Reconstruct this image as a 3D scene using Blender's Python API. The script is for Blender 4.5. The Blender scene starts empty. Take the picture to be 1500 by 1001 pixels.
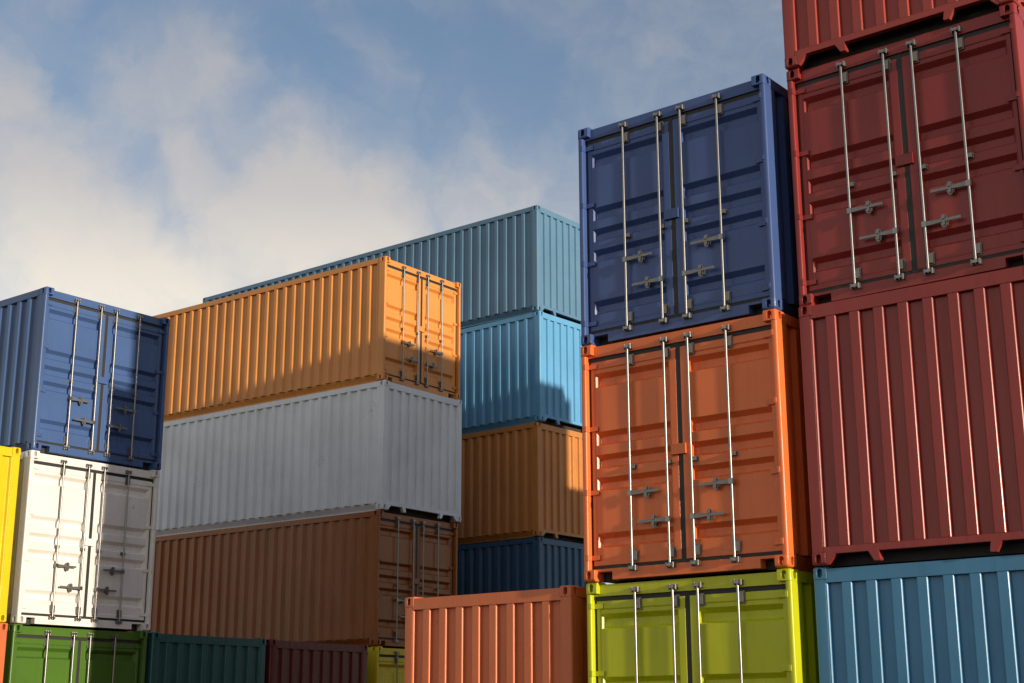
import bpy, bmesh, math, random
from mathutils import Vector, Matrix

random.seed(4)
scene = bpy.context.scene
COL = scene.collection
R = math.radians

# ------------------------------------------------------------------ sizes (metres)
W, H = 2.438, 2.597
PITCH = 2.605                     # height of one storey of the stack (container + twist-lock gap)
L20, L40, L45 = 6.058, 12.192, 13.716
SUN_AZ, SUN_EL = R(-44.9), R(7.3)   # azimuth counter-clockwise from +X
SUN = Vector((math.cos(SUN_AZ) * math.cos(SUN_EL), math.sin(SUN_AZ) * math.cos(SUN_EL), math.sin(SUN_EL)))

# ------------------------------------------------------------------ materials
def new_mat(name):
    m = bpy.data.materials.new(name)
    m.use_nodes = True
    nt = m.node_tree
    return m, nt, nt.nodes['Principled BSDF']

def N(nt, kind, **kw):
    n = nt.nodes.new(kind)
    for k, v in kw.items():
        setattr(n, k, v)
    return n

def paint_material():
    m, nt, p = new_mat('container_paint')
    L = nt.links.new
    info = N(nt, 'ShaderNodeObjectInfo')
    tc = N(nt, 'ShaderNodeTexCoord')
    # a different piece of the noise for every panel
    mul = N(nt, 'ShaderNodeMath', operation='MULTIPLY'); mul.inputs[1].default_value = 37.0
    L(info.outputs['Random'], mul.inputs[0])
    add = N(nt, 'ShaderNodeVectorMath', operation='ADD')
    L(tc.outputs['Object'], add.inputs[0]); L(mul.outputs[0], add.inputs[1])
    # broad fading of the paint
    n1 = N(nt, 'ShaderNodeTexNoise'); n1.inputs['Scale'].default_value = 0.9; n1.inputs['Detail'].default_value = 5
    n1.inputs['Roughness'].default_value = 0.6
    L(add.outputs[0], n1.inputs['Vector'])
    r1 = N(nt, 'ShaderNodeMapRange'); r1.inputs[1].default_value = 0.3; r1.inputs[2].default_value = 0.7
    r1.inputs[3].default_value = 0.90; r1.inputs[4].default_value = 1.08
    L(n1.outputs['Fac'], r1.inputs[0])
    col = N(nt, 'ShaderNodeVectorMath', operation='SCALE')
    L(info.outputs['Color'], col.inputs[0]); L(r1.outputs[0], col.inputs['Scale'])
    # run-down streaks of grime
    mp = N(nt, 'ShaderNodeMapping'); mp.inputs['Scale'].default_value = (9, 9, 0.55)
    L(add.outputs[0], mp.inputs['Vector'])
    n2 = N(nt, 'ShaderNodeTexNoise'); n2.inputs['Scale'].default_value = 1.6; n2.inputs['Detail'].default_value = 6
    L(mp.outputs[0], n2.inputs['Vector'])
    r2 = N(nt, 'ShaderNodeMapRange'); r2.inputs[1].default_value = 0.56; r2.inputs[2].default_value = 0.80
    r2.inputs[3].default_value = 0.0; r2.inputs[4].default_value = 0.12
    L(n2.outputs['Fac'], r2.inputs[0])
    mx = N(nt, 'ShaderNodeMix', data_type='RGBA'); mx.inputs[7].default_value = (0.055, 0.045, 0.038, 1)
    L(r2.outputs[0], mx.inputs[0]); L(col.outputs[0], mx.inputs[6])
    # small chips of rust
    n3 = N(nt, 'ShaderNodeTexNoise'); n3.inputs['Scale'].default_value = 26; n3.inputs['Detail'].default_value = 4
    L(add.outputs[0], n3.inputs['Vector'])
    n4 = N(nt, 'ShaderNodeTexNoise'); n4.inputs['Scale'].default_value = 1.7; n4.inputs['Detail'].default_value = 2
    L(add.outputs[0], n4.inputs['Vector'])
    s34 = N(nt, 'ShaderNodeMath', operation='MULTIPLY'); L(n3.outputs['Fac'], s34.inputs[0]); L(n4.outputs['Fac'], s34.inputs[1])
    r3 = N(nt, 'ShaderNodeMapRange'); r3.inputs[1].default_value = 0.445; r3.inputs[2].default_value = 0.48
    r3.inputs[3].default_value = 0.0; r3.inputs[4].default_value = 0.4
    L(s34.outputs[0], r3.inputs[0])
    mx2 = N(nt, 'ShaderNodeMix', data_type='RGBA'); mx2.inputs[7].default_value = (0.09, 0.035, 0.018, 1)
    L(r3.outputs[0], mx2.inputs[0]); L(mx.outputs[2], mx2.inputs[6])
    # gloss
    r4 = N(nt, 'ShaderNodeMapRange'); r4.inputs[1].default_value = 0.3; r4.inputs[2].default_value = 0.7
    r4.inputs[3].default_value = 0.23; r4.inputs[4].default_value = 0.36
    L(n2.outputs['Fac'], r4.inputs[0]); L(r4.outputs[0], p.inputs['Roughness'])
    p.inputs['Specular IOR Level'].default_value = 0.36
    # rounded sheet-metal edges and faint waviness of the plates
    bv = N(nt, 'ShaderNodeBevel'); bv.samples = 6; bv.inputs['Radius'].default_value = 0.009
    # paint rubbed off the sharpest edges
    geo = N(nt, 'ShaderNodeNewGeometry')
    dt = N(nt, 'ShaderNodeVectorMath', operation='DOT_PRODUCT'); L(bv.outputs[0], dt.inputs[0]); L(geo.outputs['Normal'], dt.inputs[1])
    ew = N(nt, 'ShaderNodeMapRange'); ew.inputs[1].default_value = 0.97; ew.inputs[2].default_value = 0.80
    L(dt.outputs['Value'], ew.inputs[0])
    nw = N(nt, 'ShaderNodeTexNoise'); nw.inputs['Scale'].default_value = 5.5; nw.inputs['Detail'].default_value = 7; nw.inputs['Roughness'].default_value = 0.7
    L(add.outputs[0], nw.inputs['Vector'])
    nr = N(nt, 'ShaderNodeMapRange'); nr.inputs[1].default_value = 0.56; nr.inputs[2].default_value = 0.64
    nr.inputs[4].default_value = 0.75
    L(nw.outputs['Fac'], nr.inputs[0])
    em = N(nt, 'ShaderNodeMath', operation='MULTIPLY'); L(ew.outputs[0], em.inputs[0]); L(nr.outputs[0], em.inputs[1])
    mx3 = N(nt, 'ShaderNodeMix', data_type='RGBA'); mx3.inputs[7].default_value = (0.10, 0.060, 0.042, 1)
    L(em.outputs[0], mx3.inputs[0]); L(mx2.outputs[2], mx3.inputs[6]); L(mx3.outputs[2], p.inputs['Base Color'])
    n5 = N(nt, 'ShaderNodeTexNoise'); n5.inputs['Scale'].default_value = 2.2; n5.inputs['Detail'].default_value = 2
    L(add.outputs[0], n5.inputs['Vector'])
    bp = N(nt, 'ShaderNodeBump'); bp.inputs['Strength'].default_value = 0.2; bp.inputs['Distance'].default_value = 0.02
    L(n5.outputs['Fac'], bp.inputs['Height']); L(bv.outputs[0], bp.inputs['Normal'])
    L(bp.outputs[0], p.inputs['Normal'])
    return m

def metal_material(name, base, rough, metallic):
    m, nt, p = new_mat(name)
    L = nt.links.new
    tc = N(nt, 'ShaderNodeTexCoord')
    n = N(nt, 'ShaderNodeTexNoise'); n.inputs['Scale'].default_value = 14; n.inputs['Detail'].default_value = 5
    L(tc.outputs['Object'], n.inputs['Vector'])
    cr = N(nt, 'ShaderNodeMix', data_type='RGBA')
    cr.inputs[6].default_value = (*[c * 0.85 for c in base], 1); cr.inputs[7].default_value = (*base, 1)
    L(n.outputs['Fac'], cr.inputs[0]); L(cr.outputs[2], p.inputs['Base Color'])
    mr = N(nt, 'ShaderNodeMapRange'); mr.inputs[3].default_value = rough - 0.03; mr.inputs[4].default_value = rough + 0.04
    L(n.outputs['Fac'], mr.inputs[0]); L(mr.outputs[0], p.inputs['Roughness'])
    p.inputs['Metallic'].default_value = metallic
    return m

def plain(name, base, rough):
    m, nt, p = new_mat(name)
    L = nt.links.new
    tc = N(nt, 'ShaderNodeTexCoord')
    n = N(nt, 'ShaderNodeTexNoise'); n.inputs['Scale'].default_value = 9; n.inputs['Detail'].default_value = 6
    L(tc.outputs['Object'], n.inputs['Vector'])
    cr = N(nt, 'ShaderNodeMix', data_type='RGBA')
    cr.inputs[6].default_value = (*[c * 0.7 for c in base], 1); cr.inputs[7].default_value = (*[c * 1.25 for c in base], 1)
    L(n.outputs['Fac'], cr.inputs[0]); L(cr.outputs[2], p.inputs['Base Color'])
    p.inputs['Roughness'].default_value = rough
    return m

PAINT = paint_material()
ROD = metal_material('galvanised_rod', (0.26, 0.255, 0.25), 0.34, 1.0)
STEEL = metal_material('cast_steel', (0.22, 0.215, 0.21), 0.42, 0.75)
RUBBER = plain('door_rubber', (0.018, 0.018, 0.018), 0.6)
HOLE_SHADE = plain('casting_hole_shade', (0.012, 0.011, 0.010), 0.8)  # near-black colour stands in for the shade deep inside the holes
UNDER = plain('underframe_paint', (0.035, 0.033, 0.031), 0.8)

def ground_material():
    m, nt, p = new_mat('yard_asphalt')
    L = nt.links.new
    tc = N(nt, 'ShaderNodeTexCoord')
    n = N(nt, 'ShaderNodeTexNoise'); n.inputs['Scale'].default_value = 0.35; n.inputs['Detail'].default_value = 8
    n2 = N(nt, 'ShaderNodeTexNoise'); n2.inputs['Scale'].default_value = 40; n2.inputs['Detail'].default_value = 4
    L(tc.outputs['Object'], n.inputs['Vector']); L(tc.outputs['Object'], n2.inputs['Vector'])
    av = N(nt, 'ShaderNodeMath', operation='ADD'); L(n.outputs['Fac'], av.inputs[0]); L(n2.outputs['Fac'], av.inputs[1])
    hf = N(nt, 'ShaderNodeMath', operation='MULTIPLY'); hf.inputs[1].default_value = 0.5; L(av.outputs[0], hf.inputs[0])
    cr = N(nt, 'ShaderNodeMix', data_type='RGBA')
    cr.inputs[6].default_value = (0.045, 0.043, 0.040, 1); cr.inputs[7].default_value = (0.10, 0.095, 0.088, 1)
    L(hf.outputs[0], cr.inputs[0]); L(cr.outputs[2], p.inputs['Base Color'])
    p.inputs['Roughness'].default_value = 0.9
    bp = N(nt, 'ShaderNodeBump'); bp.inputs['Strength'].default_value = 0.3; bp.inputs['Distance'].default_value = 0.01
    L(n2.outputs['Fac'], bp.inputs['Height']); L(bp.outputs[0], p.inputs['Normal'])
    return m

# ------------------------------------------------------------------ mesh helpers
class MB:
    def __init__(self):
        self.bm = bmesh.new()
    def box(self, x0, x1, y0, y1, z0, z1):
        v = [self.bm.verts.new((x, y, z)) for x in (x0, x1) for y in (y0, y1) for z in (z0, z1)]
        for f in ((0, 1, 3, 2), (4, 6, 7, 5), (0, 4, 5, 1), (2, 3, 7, 6), (0, 2, 6, 4), (1, 5, 7, 3)):
            self.bm.faces.new([v[i] for i in f])
        return self
    def prism(self, poly, a, b, fn):
        """polygon of (p, q) swept from a to b; fn(p, q, t) -> point"""
        lo = [self.bm.verts.new(fn(p, q, a)) for p, q in poly]
        hi = [self.bm.verts.new(fn(p, q, b)) for p, q in poly]
        n = len(poly)
        for i in range(n):
            self.bm.faces.new((lo[i], lo[(i + 1) % n], hi[(i + 1) % n], hi[i]))
        self.bm.faces.new(lo); self.bm.faces.new(hi[::-1])
        return self
    def tube(self, x, y, z0, z1, r, n=12):
        return self.prism([(x + r * math.cos(2 * math.pi * k / n), y + r * math.sin(2 * math.pi * k / n)) for k in range(n)],
                          z0, z1, lambda p, q, t: (p, q, t))
    def mesh(self, name, mat, mirror=None, smooth=None):
        bm = self.bm
        if mirror:
            for v in bm.verts:
                v.co = Vector((v.co.x * mirror[0], v.co.y * mirror[1], v.co.z * mirror[2]))
        bmesh.ops.recalc_face_normals(bm, faces=bm.faces)
        me = bpy.data.meshes.new(name)
        bm.to_mesh(me); bm.free()
        me.materials.append(mat)
        if smooth:
            me.polygons.foreach_set('use_smooth', [True] * len(me.polygons))
            me.set_sharp_from_angle(angle=R(smooth))
        return me

def arc(cx, cy, r, a0, a1, n=5):
    return [(cx + r * math.cos(a0 + (a1 - a0) * k / n), cy + r * math.sin(a0 + (a1 - a0) * k / n)) for k in range(n + 1)]

def corrugated(prof, z0, z1, back, fn):
    """solid sheet: profile of (s, depth) in front, flat behind"""
    m = MB(); bm = m.bm
    fl = [bm.verts.new(fn(s, d, z0)) for s, d in prof]
    fh = [bm.verts.new(fn(s, d, z1)) for s, d in prof]
    bl = [bm.verts.new(fn(s, back, z0)) for s, d in prof]
    bh = [bm.verts.new(fn(s, back, z1)) for s, d in prof]
    n = len(prof)
    for i in range(n - 1):
        bm.faces.new((fl[i], fl[i + 1], fh[i + 1], fh[i]))
        bm.faces.new((bl[i], bh[i], bh[i + 1], bl[i + 1]))
        bm.faces.new((fl[i], bl[i], bl[i + 1], fl[i + 1]))
        bm.faces.new((fh[i], fh[i + 1], bh[i + 1], bh[i]))
    bm.faces.new((fl[0], fh[0], bh[0], bl[0])); bm.faces.new((fl[-1], bl[-1], bh[-1], fh[-1]))
    return m

# ------------------------------------------------------------------ corner casting: a cube with three oval holes
def casting_meshes():
    def ob(name, me):
        o = bpy.data.objects.new(name, me); COL.objects.link(o); return o
    m = MB(); w, l, h = 0.147, 0.178, 0.118
    m.box(0, w, 0, l, 0, h)
    bm = m.bm
    # round the three outer edges (x = 0, y = 0, z = 0 meet at the outer corner)
    es = [e for e in bm.edges if sum(1 for a in range(3) if all(abs(v.co[a]) < 1e-6 for v in e.verts)) == 2]
    bmesh.ops.bevel(bm, geom=es, offset=0.026, segments=4, profile=0.5, affect='EDGES')
    a = ob('casting_a', m.mesh('casting_a', PAINT))
    c = MB()
    def oval(hw, hh):
        r = hw
        return [(r * math.cos(t), (hh - r) * (1 if 0 <= t <= math.pi else -1) + r * math.sin(t))
                for t in [2 * math.pi * (k + 0.5) / 20 for k in range(20)]]
    hz = 0.060
    c.prism([(0.074 + p, hz + q) for p, q in oval(0.026, 0.043)], -0.02, 0.075, lambda p, q, t: (p, t, q))
    bmesh.ops.recalc_face_normals(c.bm, faces=c.bm.faces)
    c1 = ob('casting_b', c.mesh('casting_b', HOLE_SHADE))
    c = MB(); c.prism([(0.09 + p, hz + q) for p, q in oval(0.028, 0.043)], -0.02, 0.05, lambda p, q, t: (t, p, q))
    c2 = ob('casting_c', c.mesh('casting_c', HOLE_SHADE))
    for cut in (c1, c2):
        md = a.modifiers.new('b', 'BOOLEAN'); md.object = cut; md.operation = 'DIFFERENCE'; md.solver = 'EXACT'
    dg = bpy.context.evaluated_depsgraph_get()
    base = bpy.data.meshes.new_from_object(a.evaluated_get(dg))
    for o in (a, c1, c2):
        bpy.data.objects.remove(o)
    out = {}
    for sx in (-1, 1):
        for e in (0, 1):
            for top in (0, 1):
                b = bmesh.new(); b.from_mesh(base)
                for f in b.faces:
                    q = f.calc_center_median()
                    n = f.normal
                    inside = 0.004 < q.x < w - 0.004 and 0.004 < q.y < l - 0.004 and 0.004 < q.z < h - 0.004
                    curved = q.x < 0.027 and q.y < 0.027 or q.x < 0.027 and q.z < 0.027 or q.y < 0.027 and q.z < 0.027
                    f.material_index = 1 if inside and not curved else 0
                for v in b.verts:
                    v.co.x = sx * (W / 2 - v.co.x + 0.002)
                    v.co.y = v.co.y - 0.003
                    if top: v.co.z = H - v.co.z
                bmesh.ops.recalc_face_normals(b, faces=b.faces)
                me = bpy.data.meshes.new('corner_casting'); b.to_mesh(me); b.free()
                me.materials.clear(); me.materials.append(PAINT); me.materials.append(HOLE_SHADE)
                me.polygons.foreach_set('use_smooth', [True] * len(me.polygons)); me.set_sharp_from_angle(angle=R(40))
                out[(sx, e, top)] = me
    return out

# u runs 0..W across the end (left to right seen from outside); d = depth behind the end plane.
def at_door(L):  return lambda u, d, z: (u - W / 2, -L / 2 + d, z)
def at_rear(L):  return lambda u, d, z: (W / 2 - u, L / 2 - d, z)

HINGES = (2.350, 1.652, 0.952, 0.251)
ROD_U = (0.610, 1.074, 1.372, 1.836)
GROOVES = ((2.270, 2.110), (1.617, 1.462), (1.360, 1.205), (1.110, 0.962), (0.508, 0.352))

def ramp(t, a, b):
    return max(0.0, min(1.0, (t - a) / (b - a)))

def door_mesh(side, L):
    """one leaf: frame of stiles round a sunk panel pressed with five horizontal channels"""
    e0, e1, p0, p1 = 0.092, 1.190, 0.127, 1.108
    zb, zt = 0.166, 2.402
    pz0, pz1 = 0.215, 2.325
    us = sorted({e0, p0, p0 + .010, p0 + .012, p0 + .042, p1 - .030, p1 - .012, p1 - .010, p1, e1})
    zs = {zb, pz0, pz0 + .012, pz1 - .012, pz1, zt}
    for a, b in GROOVES: zs |= {a, a - .050, b + .028, b}
    zs = sorted(zs)
    def depth(u, z):
        P = min(ramp(u, p0, p0 + .010), 1 - ramp(u, p1 - .010, p1), ramp(z, pz0, pz0 + .012), 1 - ramp(z, pz1 - .012, pz1))
        G = 0
        for a, b in GROOVES:
            G = max(G, min(ramp(u, p0 + .012, p0 + .042), 1 - ramp(u, p1 - .030, p1 - .012), ramp(z, b, b + .028), 1 - ramp(z, a - .050, a)))
        return 0.075 + 0.008 * P + 0.056 * G
    m = MB(); bm = m.bm
    f = at_door(L)
    X = (lambda u: u) if side < 0 else (lambda u: W - u)
    front = [[bm.verts.new(f(X(u), depth(u, z), z)) for z in zs] for u in us]
    back = [[bm.verts.new(f(X(u), 0.150, z)) for z in zs] for u in us]
    for i in range(len(us) - 1):
        for j in range(len(zs) - 1):
            q = [front[i][j], front[i + 1][j], front[i + 1][j + 1], front[i][j + 1]]
            dz = [v.co.y for v in q]
            # at a channel's corner the crease runs along the diagonal
            if abs((dz[0] + dz[2]) - (dz[1] + dz[3])) > 1e-5:
                if (abs(dz[0] - dz[2]) > abs(dz[1] - dz[3])):
                    bm.faces.new((q[0], q[1], q[2])); bm.faces.new((q[0], q[2], q[3]))
                else:
                    bm.faces.new((q[0], q[1], q[3])); bm.faces.new((q[1], q[2], q[3]))
            else:
                bm.faces.new(q)
            bm.faces.new((back[i][j], back[i][j + 1], back[i + 1][j + 1], back[i + 1][j]))
    for i in range(len(us) - 1):
        bm.faces.new((front[i][0], back[i][0], back[i + 1][0], front[i + 1][0]))
        bm.faces.new((front[i][-1], front[i + 1][-1], back[i + 1][-1], back[i][-1]))
    for j in range(len(zs) - 1):
        bm.faces.new((front[0][j], front[0][j + 1], back[0][j + 1], back[0][j]))
        bm.faces.new((front[-1][j], back[-1][j], back[-1][j + 1], front[-1][j + 1]))
    return m.mesh('door', PAINT)

def build_kit(L, castings):
    """all the meshes of one container of length L, doors at -y"""
    K = {}
    D, B = at_door(L), at_rear(L)
    K['casting'] = []
    for sx in (-1, 1):
        for top in (0, 1):
            for e in (0, 1):
                me = castings[(sx, 0, top)].copy()
                for v in me.vertices:
                    v.co.y = -L / 2 + v.co.y
                    if e: v.co.y = -v.co.y
                if e:
                    me.flip_normals()
                K['casting'].append(me)
    # posts
    K['post'] = []
    for sx in (-1, 1):
        poly = [(0, 0.172), (0, 0.028)] + arc(0.022, 0.026, 0.022, math.pi, 1.5 * math.pi) + arc(0.050, 0.018, 0.014, -0.5 * math.pi, 0) + [(0.064, 0.172)]
        X = (lambda u: u) if sx < 0 else (lambda u: W - u)
        K['post'].append(MB().prism(poly, 0.117, H - 0.117, lambda p, q, t: D(X(p), q, t)).mesh('corner_post', PAINT, smooth=35))
        poly = [(0, 0.150), (0, 0.030)] + arc(0.026, 0.028, 0.026, math.pi, 1.5 * math.pi) + [(0.128, 0.002), (0.128, 0.150)]
        K['post'].append(MB().prism(poly, 0.117, H - 0.117, lambda p, q, t: B(X(p), q, t)).mesh('corner_post', PAINT, smooth=35))
    # door end frame
    m = MB(); a = D(0.149, 0.060, 0)[1]; b = D(0, 0.170, 0)[1]
    x0, x1 = 0.149 - W / 2, W / 2 - 0.149
    m.prism([(x0, H - 0.023), (x1, H - 0.023), (x1, H - 0.119), (W / 2 - 0.066, H - 0.119), (W / 2 - 0.066, H - 0.146), (-W / 2 + 0.066, H - 0.146), (-W / 2 + 0.066, H - 0.119), (x0, H - 0.119)],
            a, b, lambda p, q, t: (p, t, q))
    K['door_header'] = m.mesh('door_header', PAINT)
    m = MB(); nw, nh = 0.185, 0.098
    m.prism([(x0 + nw, 0.010), (x0 + nw, nh), (x0, nh), (x0, 0.119), (-W / 2 + 0.066, 0.119), (-W / 2 + 0.066, 0.128), (W / 2 - 0.066, 0.128), (W / 2 - 0.066, 0.119), (x1, 0.119), (x1, nh), (x1 - nw, nh), (x1 - nw, 0.010)],
            a, b, lambda p, q, t: (p, t, q))
    K['door_sill'] = m.mesh('door_sill', PAINT)
    # rear end: header, tabbed sill, corrugated wall
    a = B(0, 0.001, 0)[1]; b = B(0, 0.070, 0)[1]
    m = MB()
    m.prism([(x0, H - 0.022), (x1, H - 0.022), (x1, H - 0.119), (W / 2 - 0.129, H - 0.119), (W / 2 - 0.129, H - 0.155), (-W / 2 + 0.129, H - 0.155), (-W / 2 + 0.129, H - 0.119), (x0, H - 0.119)],
            a, b, lambda p, q, t: (p, t, q))
    K['rear_header'] = m.mesh('rear_header', PAINT)
    half = [(0.149, 0.004), (0.168, 0.004), (0.258, 0.100), (0.582, 0.100), (0.640, 0.006), (0.690, 0.006), (0.702, 0.016), (0.688, 0.100)]
    half = [(u - W / 2, z) for u, z in half]
    bottom = half + [(-x, z) for x, z in half[::-1]]
    poly = [(-W / 2 + 0.129, 0.168), (-W / 2 + 0.129, 0.119), (x0, 0.119)] + bottom + [(x1, 0.119), (W / 2 - 0.129, 0.119), (W / 2 - 0.129, 0.168)]
    K['rear_sill'] = MB().prism(poly, a, b, lambda p, q, t: (p, t, q)).mesh('rear_sill', PAINT)
    prof = [(0.129, 0.0035)]
    for k in range(9):
        c = W / 2 + 0.2495 * (k - 4) - 0.004
        prof += [(c - 0.079, 0.0035), (c - 0.0715, 0.0125), (c - 0.058, 0.051), (c + 0.058, 0.051), (c + 0.0715, 0.0125), (c + 0.079, 0.0035)]
    prof += [(W - 0.129, 0.0035)]
    K['rear_wall'] = corrugated(prof, 0.169, H - 0.156, 0.066, B).mesh('rear_wall', PAINT)
    # long sides
    K['side_wall'], K['top_rail'], K['bottom_rail'] = [], [], []
    s0, s1 = 0.173, L - 0.151
    n = round((s1 - s0 - 0.04) / 0.2755); per = (s1 - s0 - 0.04) / n
    prof = [(s0, 0.006)]
    for k in range(n):
        c = s0 + 0.02 + per * (k + 0.5)
        prof += [(c - 0.098, 0.006), (c - 0.050, 0.055), (c + 0.050, 0.055), (c + 0.098, 0.006)]
    prof += [(s1, 0.006)]
    for sx in (-1, 1):
        f = lambda s, d, z: (sx * (W / 2 - d), -L / 2 + s, z)
        K['side_wall'].append(corrugated(prof, 0.142, H - 0.122, 0.065, f).mesh('side_wall', PAINT))
        K['top_rail'].append(MB().box(*sorted((sx * (W / 2 - 0.003), sx * (W / 2 - 0.063))), -L / 2 + 0.177, L / 2 - 0.177, H - 0.121, H - 0.013).mesh('top_rail', PAINT))
        m = MB().prism([(W / 2 - 0.058, 0.140), (W / 2 - 0.058, 0.126), (W / 2 - 0.110, 0.034), (W / 2 - 0.110, 0.006), (W / 2 - 0.128, 0.006), (W / 2 - 0.128, 0.140)],
                       -L / 2 + 0.177, L / 2 - 0.177, lambda p, q, t: (sx * p, t, q))
        K['bottom_rail'].append(m.mesh('bottom_rail', PAINT))
    # roof and floor
    n = int((L - 0.4) / 0.21); prof = [(0.08, 0.020)]
    for k in range(n):
        c = 0.2 + 0.21 * (k + 0.5)
        prof += [(c - 0.085, 0.020), (c - 0.065, 0.038), (c + 0.065, 0.038), (c + 0.085, 0.020)]
    prof += [(L - 0.08, 0.020)]
    f = lambda s, d, z: (z, -L / 2 + s, H - d)
    K['roof'] = corrugated(prof, -W / 2 + 0.066, W / 2 - 0.066, 0.048, f).mesh('roof', PAINT)
    m = MB().box(-W / 2 + 0.068, W / 2 - 0.068, -L / 2 + 0.18, L / 2 - 0.08, 0.142, 0.168)
    nb = int(L / 0.3)
    for k in range(nb):
        y = -L / 2 + 0.25 + (L - 0.5) * k / (nb - 1)
        m.box(-W / 2 + 0.130, W / 2 - 0.130, y - 0.025, y + 0.025, 0.020, 0.139)
    for y in (-L / 2 + 0.19, L / 2 - 0.19 - 0.06):      # end beams added to block sky light showing under the floor
        m.box(-W / 2 + 0.130, W / 2 - 0.130, y, y + 0.04, 0.001, 0.134)
    K['floor'] = m.mesh('floor', UNDER)
    # doors and their fittings
    for side in (-1, 1):
        X = (lambda u: u) if side < 0 else (lambda u: W - u)
        def bx(m, u0, u1, d0, d1, z0, z1):
            pa, pb = D(X(u0), d0, z0), D(X(u1), d1, z1)
            return m.box(*sorted((pa[0], pb[0])), *sorted((pa[1], pb[1])), z0, z1)
        kit = {'door': door_mesh(side, L)}
        m = MB()
        bx(m, 0.0655, 0.0895, 0.084, 0.14, 0.130, 2.449)
        bx(m, 1.191, 1.2185, 0.077, 0.14, 0.130, 2.449)
        bx(m, 0.0900, 1.1955, 0.080, 0.14, 2.4025, 2.448); bx(m, 0.0900, 1.1955, 0.080, 0.14, 0.131, 0.1655)
        kit['gasket'] = m.mesh('gasket', RUBBER)
        kit['hinges'] = []
        for z in HINGES:
            m = MB()
            bx(m, 0.040, 0.068, -0.001, 0.078, z - 0.030, z + 0.030)
            bx(m, 0.0685, 0.176, 0.060, 0.0745, z - 0.026, z + 0.026)
            kit['hinges'].append(m.mesh('hinge', PAINT))
        us = ROD_U[:2] if side < 0 else ROD_U[2:]
        kit['rods'], kit['brackets'], kit['handles'], kit['keepers_top'], kit['keepers_bottom'] = [], [], [], [], []
        for i, u in enumerate(us):
            x, y = D(u, 0.026, 0)[:2]
            m = MB().tube(x, y, 0.092, 2.520, 0.0135, 14)
            for zc in (0.112, 2.498):                     # the cams at both ends
                m.box(x - 0.026, x + 0.026, y - 0.022, y + 0.024, zc - 0.013, zc + 0.013)
            m.box(x - 0.024, x + 0.024, y - 0.020, y + 0.020, (0.896 if (i == 0) == (side < 0) else 0.583) - 0.028, (0.896 if (i == 0) == (side < 0) else 0.583) + 0.028)
            kit['rods'].append(m.mesh('lock_rod', ROD, smooth=50))
            for zc, hh in ((2.355, 0.062), (1.182, 0.026), (0.242, 0.060)):
                m = MB()
                xb = x + 0.014
                yd = D(0, 0.0745, 0)[1] + (0.0125 if 0.25 < zc < 2.30 else 0)
                m.box(xb - 0.042, xb + 0.042, yd - 0.010, yd, zc - hh, zc + hh)
                m.box(xb - 0.030, xb + 0.030, y + 0.012, yd - 0.011, zc - hh * 0.8, zc + hh * 0.8)
                kit['brackets'].append(m.mesh('rod_bracket', STEEL))
            for zc, key in ((2.498, 'keepers_top'), (0.112, 'keepers_bottom')):
                m = MB(); yh = D(0, 0.0595, 0)[1]
                m.box(x - 0.050, x + 0.050, yh - 0.012, yh, zc - 0.026, zc + 0.026)
                for s in (-1, 1):
                    m.box(*sorted((x + s * 0.029, x + s * 0.044)), yh - 0.050, yh - 0.0125, zc - 0.019, zc + 0.019)
                    m.tube(x + s * 0.0365, yh - 0.036, zc - 0.027, zc + 0.027, 0.010, 8)
                kit[key].append(m.mesh('cam_keeper', STEEL, smooth=40))
        hs = ((0.610, 0.896, 0.810, 0.960), (1.074, 0.583, 0.893, 0.696)) if side < 0 else ((1.836, 0.896, 1.651, 1.460), (1.372, 0.583, 1.566, 1.735))
        for u, z, uo, ut in hs:
            m = MB(); s = 1 if ut > u else -1
            y = D(0, 0.018, 0)[1]
            pts = [(u + s * 0.020, z + 0.022), (u + s * 0.10, z + 0.020), (uo - s * 0.02, z + 0.014), (ut, z + 0.015), (ut, z - 0.013), (uo - s * 0.02, z - 0.014), (u + s * 0.10, z - 0.020), (u + s * 0.020, z - 0.022)]
            m.prism([(p - W / 2, q) for p, q in pts], y - 0.006, y + 0.006, lambda p, q, t: (p, t, q))
            # the oval hasp plate that holds the lever, and its stand-off
            ov = [(uo - W / 2 + 0.036 * math.cos(2 * math.pi * k / 18), z - 0.004 + 0.068 * math.sin(2 * math.pi * k / 18)) for k in range(18)]
            m.prism(ov, y + 0.0065, y + 0.018, lambda p, q, t: (p, t, q))
            m.box(uo - W / 2 - 0.022, uo - W / 2 + 0.022, y + 0.0185, D(0, 0.086, 0)[1], z - 0.040, z + 0.034)
            m.box(uo - W / 2 - 0.014, uo - W / 2 + 0.014, y - 0.018, y - 0.0065, z + 0.010, z + 0.052)
            m.box(uo - W / 2 - 0.013, uo - W / 2 + 0.013, y - 0.014, y - 0.0065, z - 0.052, z - 0.016)
            kit['handles'].append(m.mesh('handle', STEEL, smooth=40))
        if side > 0:
            m = MB(); pa = D(1.114, 0.046, 0); pb = D(1.293, 0.0735, 0)
            m.box(pa[0], pb[0], pa[1], pb[1], 1.250, 1.360)
            kit['cover_plate'] = m.mesh('cover_plate', PAINT)
        K[side] = kit
    return K

CAST = casting_meshes()
KITS = {L20: build_kit(L20, CAST), L40: build_kit(L40, CAST), L45: build_kit(L45, CAST)}
for me in CAST.values():
    bpy.data.meshes.remove(me)

# ------------------------------------------------------------------ one container = an Empty with its parts
def part(name, me, parent, color):
    o = bpy.data.objects.new(name, me)
    COL.objects.link(o)
    o.parent = parent
    o.color = (*color, 1.0)
    return o

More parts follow.
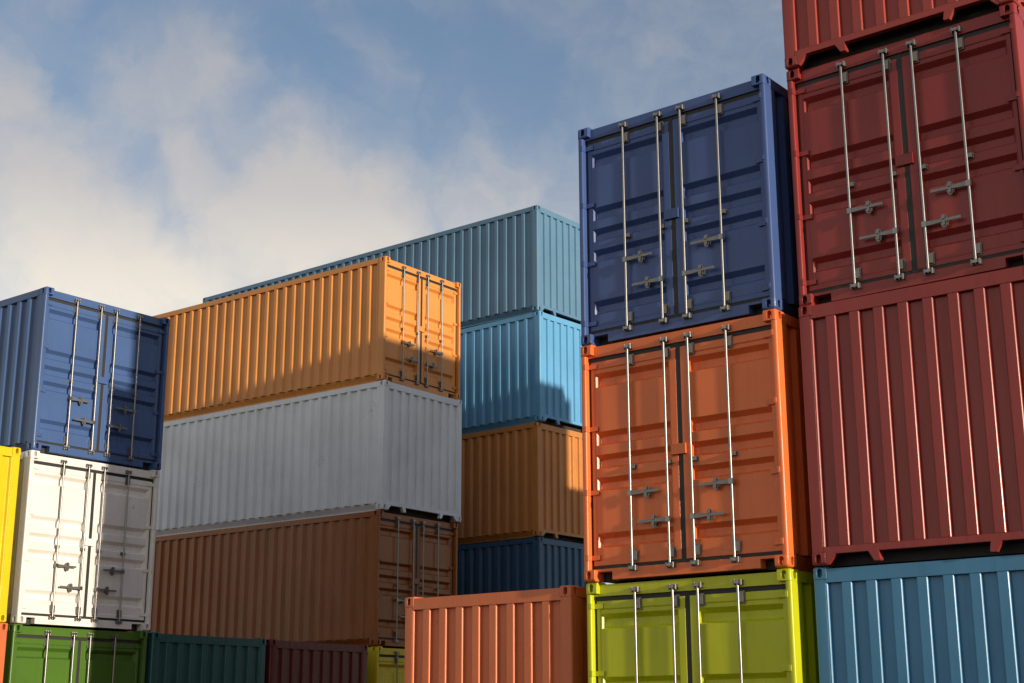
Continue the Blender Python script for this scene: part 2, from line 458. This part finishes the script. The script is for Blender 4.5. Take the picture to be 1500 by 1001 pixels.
def container(label, left, yaw, z, color, doors_seen, L=L20, group='shipping containers stacked in the yard', name='shipping_container'):
    """left = left lower corner of the visible end (seen from outside), yaw = direction along that end to its right corner"""
    ex = Vector((math.cos(yaw), math.sin(yaw), 0)); ey = Vector((-ex.y, ex.x, 0))
    c = Vector((left[0], left[1], 0)) + ex * W / 2 + ey * L / 2
    t = bpy.data.objects.new(name, None); COL.objects.link(t)
    t.empty_display_size = 0.5
    t.location = (c.x, c.y, z); t.rotation_euler = (0, 0, yaw if doors_seen else yaw + math.pi)
    t['label'] = label; t['category'] = 'shipping container'; t['group'] = group
    K = KITS[L]; P = lambda n, me, par=None: part(n, me, par or t, color)
    for me in K['casting']: P('corner_casting', me)
    for me in K['post']: P('corner_post', me)
    for key in ('side_wall', 'top_rail', 'bottom_rail'):
        for me in K[key]: P(key, me)
    for key in ('rear_header', 'rear_sill', 'rear_wall', 'roof', 'floor'): P(key, K[key])
    header, sill = P('door_header', K['door_header']), P('door_sill', K['door_sill'])
    for side in (-1, 1):
        k = K[side]
        d = P('door', k['door'])
        P('gasket', k['gasket'], d)
        if not doors_seen: continue
        for me in k['hinges']: P('hinge', me, d)
        for me in k['rods']: P('lock_rod', me, d)
        for me in k['brackets']: P('rod_bracket', me, d)
        for me in k['handles']: P('handle', me, d)
        for me in k['keepers_top']: P('cam_keeper', me, header)
        for me in k['keepers_bottom']: P('cam_keeper', me, sill)
        if 'cover_plate' in k: P('cover_plate', k['cover_plate'], d)
    return t

def left_of(anchor, deg, anchor_is_left=True):
    """left corner and yaw of an end whose anchor corner and heading were surveyed"""
    if anchor_is_left:
        return anchor, R(deg)
    a = R(deg)
    return (anchor[0] + W * math.cos(a), anchor[1] + W * math.sin(a)), a - math.pi

# colours (linear reflectance)
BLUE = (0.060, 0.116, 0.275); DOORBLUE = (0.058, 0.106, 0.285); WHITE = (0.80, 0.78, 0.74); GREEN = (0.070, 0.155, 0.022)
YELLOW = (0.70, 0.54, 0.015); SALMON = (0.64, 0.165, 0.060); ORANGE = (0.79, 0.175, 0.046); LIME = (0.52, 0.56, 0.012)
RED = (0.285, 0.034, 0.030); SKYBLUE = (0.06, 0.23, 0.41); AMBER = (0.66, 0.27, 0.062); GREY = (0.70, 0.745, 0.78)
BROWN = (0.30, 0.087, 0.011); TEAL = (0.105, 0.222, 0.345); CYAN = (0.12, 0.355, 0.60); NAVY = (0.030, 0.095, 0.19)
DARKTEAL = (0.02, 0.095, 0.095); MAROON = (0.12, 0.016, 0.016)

def stack(anchor, deg, is_left, rows):
    for level, dx, dy, dyaw, color, doors, L, label in rows:
        l, y = left_of((anchor[0] + dx, anchor[1] + dy), deg + math.degrees(dyaw), is_left)
        container(label, l, y, level * PITCH, color, doors, L)

# left stack
A1, Y1 = (-7.315, 21.671), 51.84
stack(A1, Y1, True, [
    (0, -0.030, -0.009, 0, GREEN, True, L20, 'green shipping container half in shade under the white one, only its door tops in view'),
    (1, 0.009, -0.002, 0, WHITE, True, L20, 'white shipping container with closed doors between a blue and a green one'),
    (2, 0.021, 0.010, 0, BLUE, True, L20, 'blue shipping container with closed doors on top of the white one'),
])
d1 = Vector((math.cos(R(Y1)), math.sin(R(Y1))))
def along(s, back=0.0):
    return (A1[0] + d1.x * s - d1.y * back, A1[1] + d1.y * s + d1.x * back)
stack(along(-0.165 - W), Y1, True, [
    (0, 0.03, 0.0, 0, (0.62, 0.16, 0.06), False, L20, 'rust orange shipping container in the corner under the yellow end wall'),
    (1, 0, 0, 0, YELLOW, False, L20, 'bright yellow shipping container with ribbed end beside the white doors'),
])
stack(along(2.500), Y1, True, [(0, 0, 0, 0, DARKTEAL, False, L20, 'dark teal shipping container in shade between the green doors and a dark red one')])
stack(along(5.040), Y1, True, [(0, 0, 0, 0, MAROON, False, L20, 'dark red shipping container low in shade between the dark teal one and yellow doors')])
# middle stack
stack((-2.573, 28.079), 52.61, True, [
    (0, -0.005, 0.030, 0, YELLOW, True, L40, 'yellow shipping container at the bottom, mostly hidden under the shaded brown one'),
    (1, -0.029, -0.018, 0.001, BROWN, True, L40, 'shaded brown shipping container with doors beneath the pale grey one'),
    (2, 0.035, -0.011, -0.001, GREY, False, L40, 'pale grey shipping container with ribbed end between the amber and brown ones'),
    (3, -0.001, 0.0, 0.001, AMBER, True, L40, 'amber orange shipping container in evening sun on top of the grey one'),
])
# far stack of long containers
stack((0.606, 32.199), 50.03, True, [
    (0, 0, 0.05, 0, BROWN, False, L40, 'long brown shipping container at the foot of the far stack, behind the salmon one'),
    (1, -0.007, 0.064, 0, NAVY, False, L40, 'long dark blue shipping container in shade just above the salmon one'),
    (2, -0.023, 0.027, -0.004, (0.54, 0.215, 0.055), False, L40, 'long brown shipping container with ribbed end under the bright light blue one'),
    (3, 0.037, -0.050, -0.013, CYAN, False, L40, 'long light blue shipping container with shadow across its ribbed end'),
    (4, -0.007, -0.041, 0.018, TEAL, False, L40, 'long grey teal shipping container on top of the far stack'),
])
# single salmon one in front
stack((0.629, 15.791), 141.44, False, [(0, 0, 0, 0, SALMON, False, L20, 'salmon shipping container with ribbed end standing beside the lime green doors')])
# right-hand door stack, its unseen length set to shade the far stack
stack((2.669, 14.056), 141.31, False, [
    (0, 0.014, 0.020, 0, LIME, True, L45, 'lime green shipping container with closed doors under the orange one'),
    (1, -0.010, -0.026, 0, ORANGE, True, L45, 'orange shipping container with closed doors between the blue and lime green ones'),
    (2, -0.004, 0.007, 0, DOORBLUE, True, L45, 'dark blue shipping container with closed doors on top of the orange one'),
])
# nearest stack of long containers
stack((4.803, 12.513), 141.83, False, [
    (0, 0.008, 0.034, 0.001, SKYBLUE, False, L40, 'mid blue shipping container with ribbed end at the foot of the red stack'),
    (1, 0.0, -0.026, 0.007, RED, False, L40, 'dark red shipping container with ribbed end directly above the mid blue one'),
    (2, -0.002, 0.002, -0.009, RED, True, L40, 'dark red shipping container with closed doors and steel lock rods'),
    (3, -0.005, -0.011, 0.001, (0.36, 0.056, 0.042), False, L40, 'topmost red shipping container cut by the top edge, above the red doors'),
])

# ------------------------------------------------------------------ ground
m = MB(); m.bm.faces.new([m.bm.verts.new(p) for p in ((-600, -600, 0), (600, -600, 0), (600, 600, 0), (-600, 600, 0))])
g = bpy.data.objects.new('ground', m.mesh('ground', ground_material())); COL.objects.link(g)
g['label'] = 'dark asphalt surface of the container yard'; g['kind'] = 'structure'; g['category'] = 'ground'

# ------------------------------------------------------------------ sky
SKY_STRENGTH = 0.15
w = bpy.data.worlds.new('World'); scene.world = w; w.use_nodes = True
nt = w.node_tree; nt.nodes.clear(); LK = nt.links.new
out = N(nt, 'ShaderNodeOutputWorld')
sky = N(nt, 'ShaderNodeTexSky', sky_type='NISHITA'); sky.sun_disc = False
sky.sun_elevation = SUN_EL; sky.sun_rotation = math.pi / 2 - SUN_AZ
sky.air_density = 1.0; sky.dust_density = 1.0; sky.ozone_density = 2.9
bg = N(nt, 'ShaderNodeBackground'); bg.inputs['Strength'].default_value = SKY_STRENGTH
LK(sky.outputs[0], bg.inputs['Color'])
tc = N(nt, 'ShaderNodeTexCoord')
def math_node(op, a, b=None, clamp=False):
    n = N(nt, 'ShaderNodeMath', operation=op); n.use_clamp = clamp
    for i, v in enumerate((a, b)):
        if v is None: continue
        if isinstance(v, (int, float)): n.inputs[i].default_value = v
        else: LK(v, n.inputs[i])
    return n.outputs[0]
def noise(vec, scale, detail, rough, dist=0.0):
    n = N(nt, 'ShaderNodeTexNoise'); n.inputs['Scale'].default_value = scale; n.inputs['Detail'].default_value = detail
    n.inputs['Roughness'].default_value = rough; n.inputs['Distortion'].default_value = dist
    LK(vec, n.inputs['Vector']); return n
# bend the directions a little so that cloud banks get torn edges
n0 = noise(tc.outputs['Generated'], 9.0, 6, 0.6)
sub = N(nt, 'ShaderNodeVectorMath', operation='SUBTRACT'); LK(n0.outputs['Color'], sub.inputs[0]); sub.inputs[1].default_value = (0.5, 0.5, 0.5)
scl = N(nt, 'ShaderNodeVectorMath', operation='SCALE'); LK(sub.outputs[0], scl.inputs[0]); scl.inputs['Scale'].default_value = 0.10
vec = N(nt, 'ShaderNodeVectorMath', operation='ADD'); LK(tc.outputs['Generated'], vec.inputs[0]); LK(scl.outputs[0], vec.inputs[1])
BANKS = [(-0.3241,0.8557,0.4034,0.0298,0.50),(-0.2294,0.8772,0.4217,0.0352,0.35),(-0.1941,0.8774,0.4387,0.0298,0.35),(-0.1853,0.8944,0.4070,0.0244,0.25),(-0.1769,0.9228,0.3423,0.0623,0.55),(-0.1092,0.9357,0.3355,0.0541,0.30),(-0.2984,0.9050,0.3031,0.0758,0.70),(-0.3243,0.8758,0.3576,0.0406,0.35),(-0.2335,0.9316,0.2787,0.0541,0.40),(0.0035,0.9330,0.3599,0.0460,0.30),(-0.1020,0.8922,0.4401,0.0244,0.22),(-0.2918,0.8464,0.4455,0.0189,0.18),(-0.2479,0.8869,0.3897,0.0325,0.25),(-0.2242,0.9023,0.3682,0.0189,0.30),(-0.3015,0.8641,0.4031,0.0176,-0.35),(-0.3177,0.8446,0.4309,0.0244,-0.15),(-0.2517,0.9013,0.3525,0.0244,-0.22),(-0.2229,0.9202,0.3219,0.0189,-0.30),(-0.1362,0.8952,0.4244,0.0352,-0.30),(-0.1731,0.9028,0.3936,0.0162,-0.20),(-0.0689,0.9258,0.3716,0.0352,-0.30),(0.0062,0.9082,0.4186,0.0541,-0.35),(-0.0677,0.8890,0.4529,0.0325,-0.20),(-0.1136,0.9129,0.3921,0.0271,-0.20),
         (-0.60,-0.77,0.24,0.85,1.0), (0.68,-0.70,0.22,0.50,0.7), (-0.1392,0.9290,0.3420,0.060,0.35), (-0.055,0.9350,0.3500,0.050,0.30)]  # two widest banks, unseen behind the camera, added to shape the fill light
total = None
for x, y, z, r, wt in BANKS:
    dn = N(nt, 'ShaderNodeVectorMath', operation='DISTANCE'); LK(vec.outputs[0], dn.inputs[0]); dn.inputs[1].default_value = (x, y, z)
    mr = N(nt, 'ShaderNodeMapRange', interpolation_type='SMOOTHSTEP'); LK(dn.outputs['Value'], mr.inputs[0])
    mr.inputs[1].default_value = 0.0; mr.inputs[2].default_value = r * 1.7; mr.inputs[3].default_value = wt; mr.inputs[4].default_value = 0.0
    total = mr.outputs[0] if total is None else math_node('ADD', total, mr.outputs[0])
nf = noise(vec.outputs[0], 5.0, 8, 0.58, 0.3)
nfine = noise(vec.outputs[0], 22.0, 8, 0.6, 0.4)
dens = math_node('ADD', total, math_node('MULTIPLY', math_node('SUBTRACT', nf.outputs['Fac'], 0.44), 0.9))
dens = math_node('ADD', dens, math_node('MULTIPLY', math_node('SUBTRACT', nfine.outputs['Fac'], 0.5), 0.8))
cov = N(nt, 'ShaderNodeMapRange', interpolation_type='SMOOTHSTEP'); LK(dens, cov.inputs[0])
cov.inputs[1].default_value = -0.24; cov.inputs[2].default_value = 0.90; cov.inputs[3].default_value = 0.19; cov.inputs[4].default_value = 0.93
# clouds: warm and bright low down where the evening sun reaches them, greyer overhead
sep = N(nt, 'ShaderNodeSeparateXYZ'); LK(tc.outputs['Generated'], sep.inputs[0])
el = N(nt, 'ShaderNodeMapRange'); LK(sep.outputs['Z'], el.inputs[0]); el.inputs[1].default_value = 0.26; el.inputs[2].default_value = 0.46
cc = N(nt, 'ShaderNodeValToRGB'); LK(el.outputs[0], cc.inputs[0])
cc.color_ramp.elements[0].position = 0.0; cc.color_ramp.elements[0].color = (0.88, 0.79, 0.655, 1)
cc.color_ramp.elements[1].position = 1.0; cc.color_ramp.elements[1].color = (0.36, 0.365, 0.39, 1)
e = cc.color_ramp.elements.new(0.45); e.color = (0.52, 0.49, 0.47, 1)
bg2 = N(nt, 'ShaderNodeBackground'); bg2.inputs['Strength'].default_value = 1.0
# clouds toward the low sun dimmed to lessen the fill on end faces
ds = N(nt, 'ShaderNodeVectorMath', operation='DOT_PRODUCT'); LK(tc.outputs['Generated'], ds.inputs[0]); ds.inputs[1].default_value = SUN
bl = N(nt, 'ShaderNodeMapRange', interpolation_type='SMOOTHSTEP'); LK(ds.outputs['Value'], bl.inputs[0])
bl.inputs[1].default_value = 0.25; bl.inputs[2].default_value = 0.85; bl.inputs[3].default_value = 1.0; bl.inputs[4].default_value = 0.8
sh = N(nt, 'ShaderNodeVectorMath', operation='SCALE'); LK(cc.outputs[0], sh.inputs[0]); LK(bl.outputs[0], sh.inputs['Scale'])
LK(sh.outputs[0], bg2.inputs['Color'])
mix = N(nt, 'ShaderNodeMixShader'); LK(cov.outputs[0], mix.inputs[0]); LK(bg.outputs[0], mix.inputs[1]); LK(bg2.outputs[0], mix.inputs[2])
LK(mix.outputs[0], out.inputs['Surface'])

# ------------------------------------------------------------------ sun
sl = bpy.data.lights.new('sun', 'SUN'); sl.energy = 4.1; sl.angle = R(0.8); sl.color = (1.0, 0.85, 0.67)
so = bpy.data.objects.new('sun', sl); COL.objects.link(so)
so.rotation_euler = SUN.to_track_quat('Z', 'Y').to_euler(); so.location = (20, -10, 20)

# ------------------------------------------------------------------ camera
F, CP, CR, CH = 2118.24, 0.259578, 0.00221019, 1.12828
cam = bpy.data.cameras.new('camera'); cam.sensor_width = 36; cam.sensor_fit = 'HORIZONTAL'
cam.lens = F / 1500 * 36; cam.clip_start = 0.1; cam.clip_end = 3000
co = bpy.data.objects.new('camera', cam); COL.objects.link(co)
co.matrix_world = Matrix.Translation((0, 0, CH)) @ Matrix.Rotation(math.pi / 2 + CP, 4, 'X') @ Matrix.Rotation(-CR, 4, 'Z')
scene.camera = co

scene.view_settings.view_transform = 'Standard'; scene.view_settings.look = 'None'
scene.view_settings.exposure = 0.25; scene.view_settings.gamma = 1
scene.cycles.use_denoising = True
scene.cycles.max_bounces = 8
scene.cycles.caustics_reflective = False
scene.cycles.caustics_refractive = False
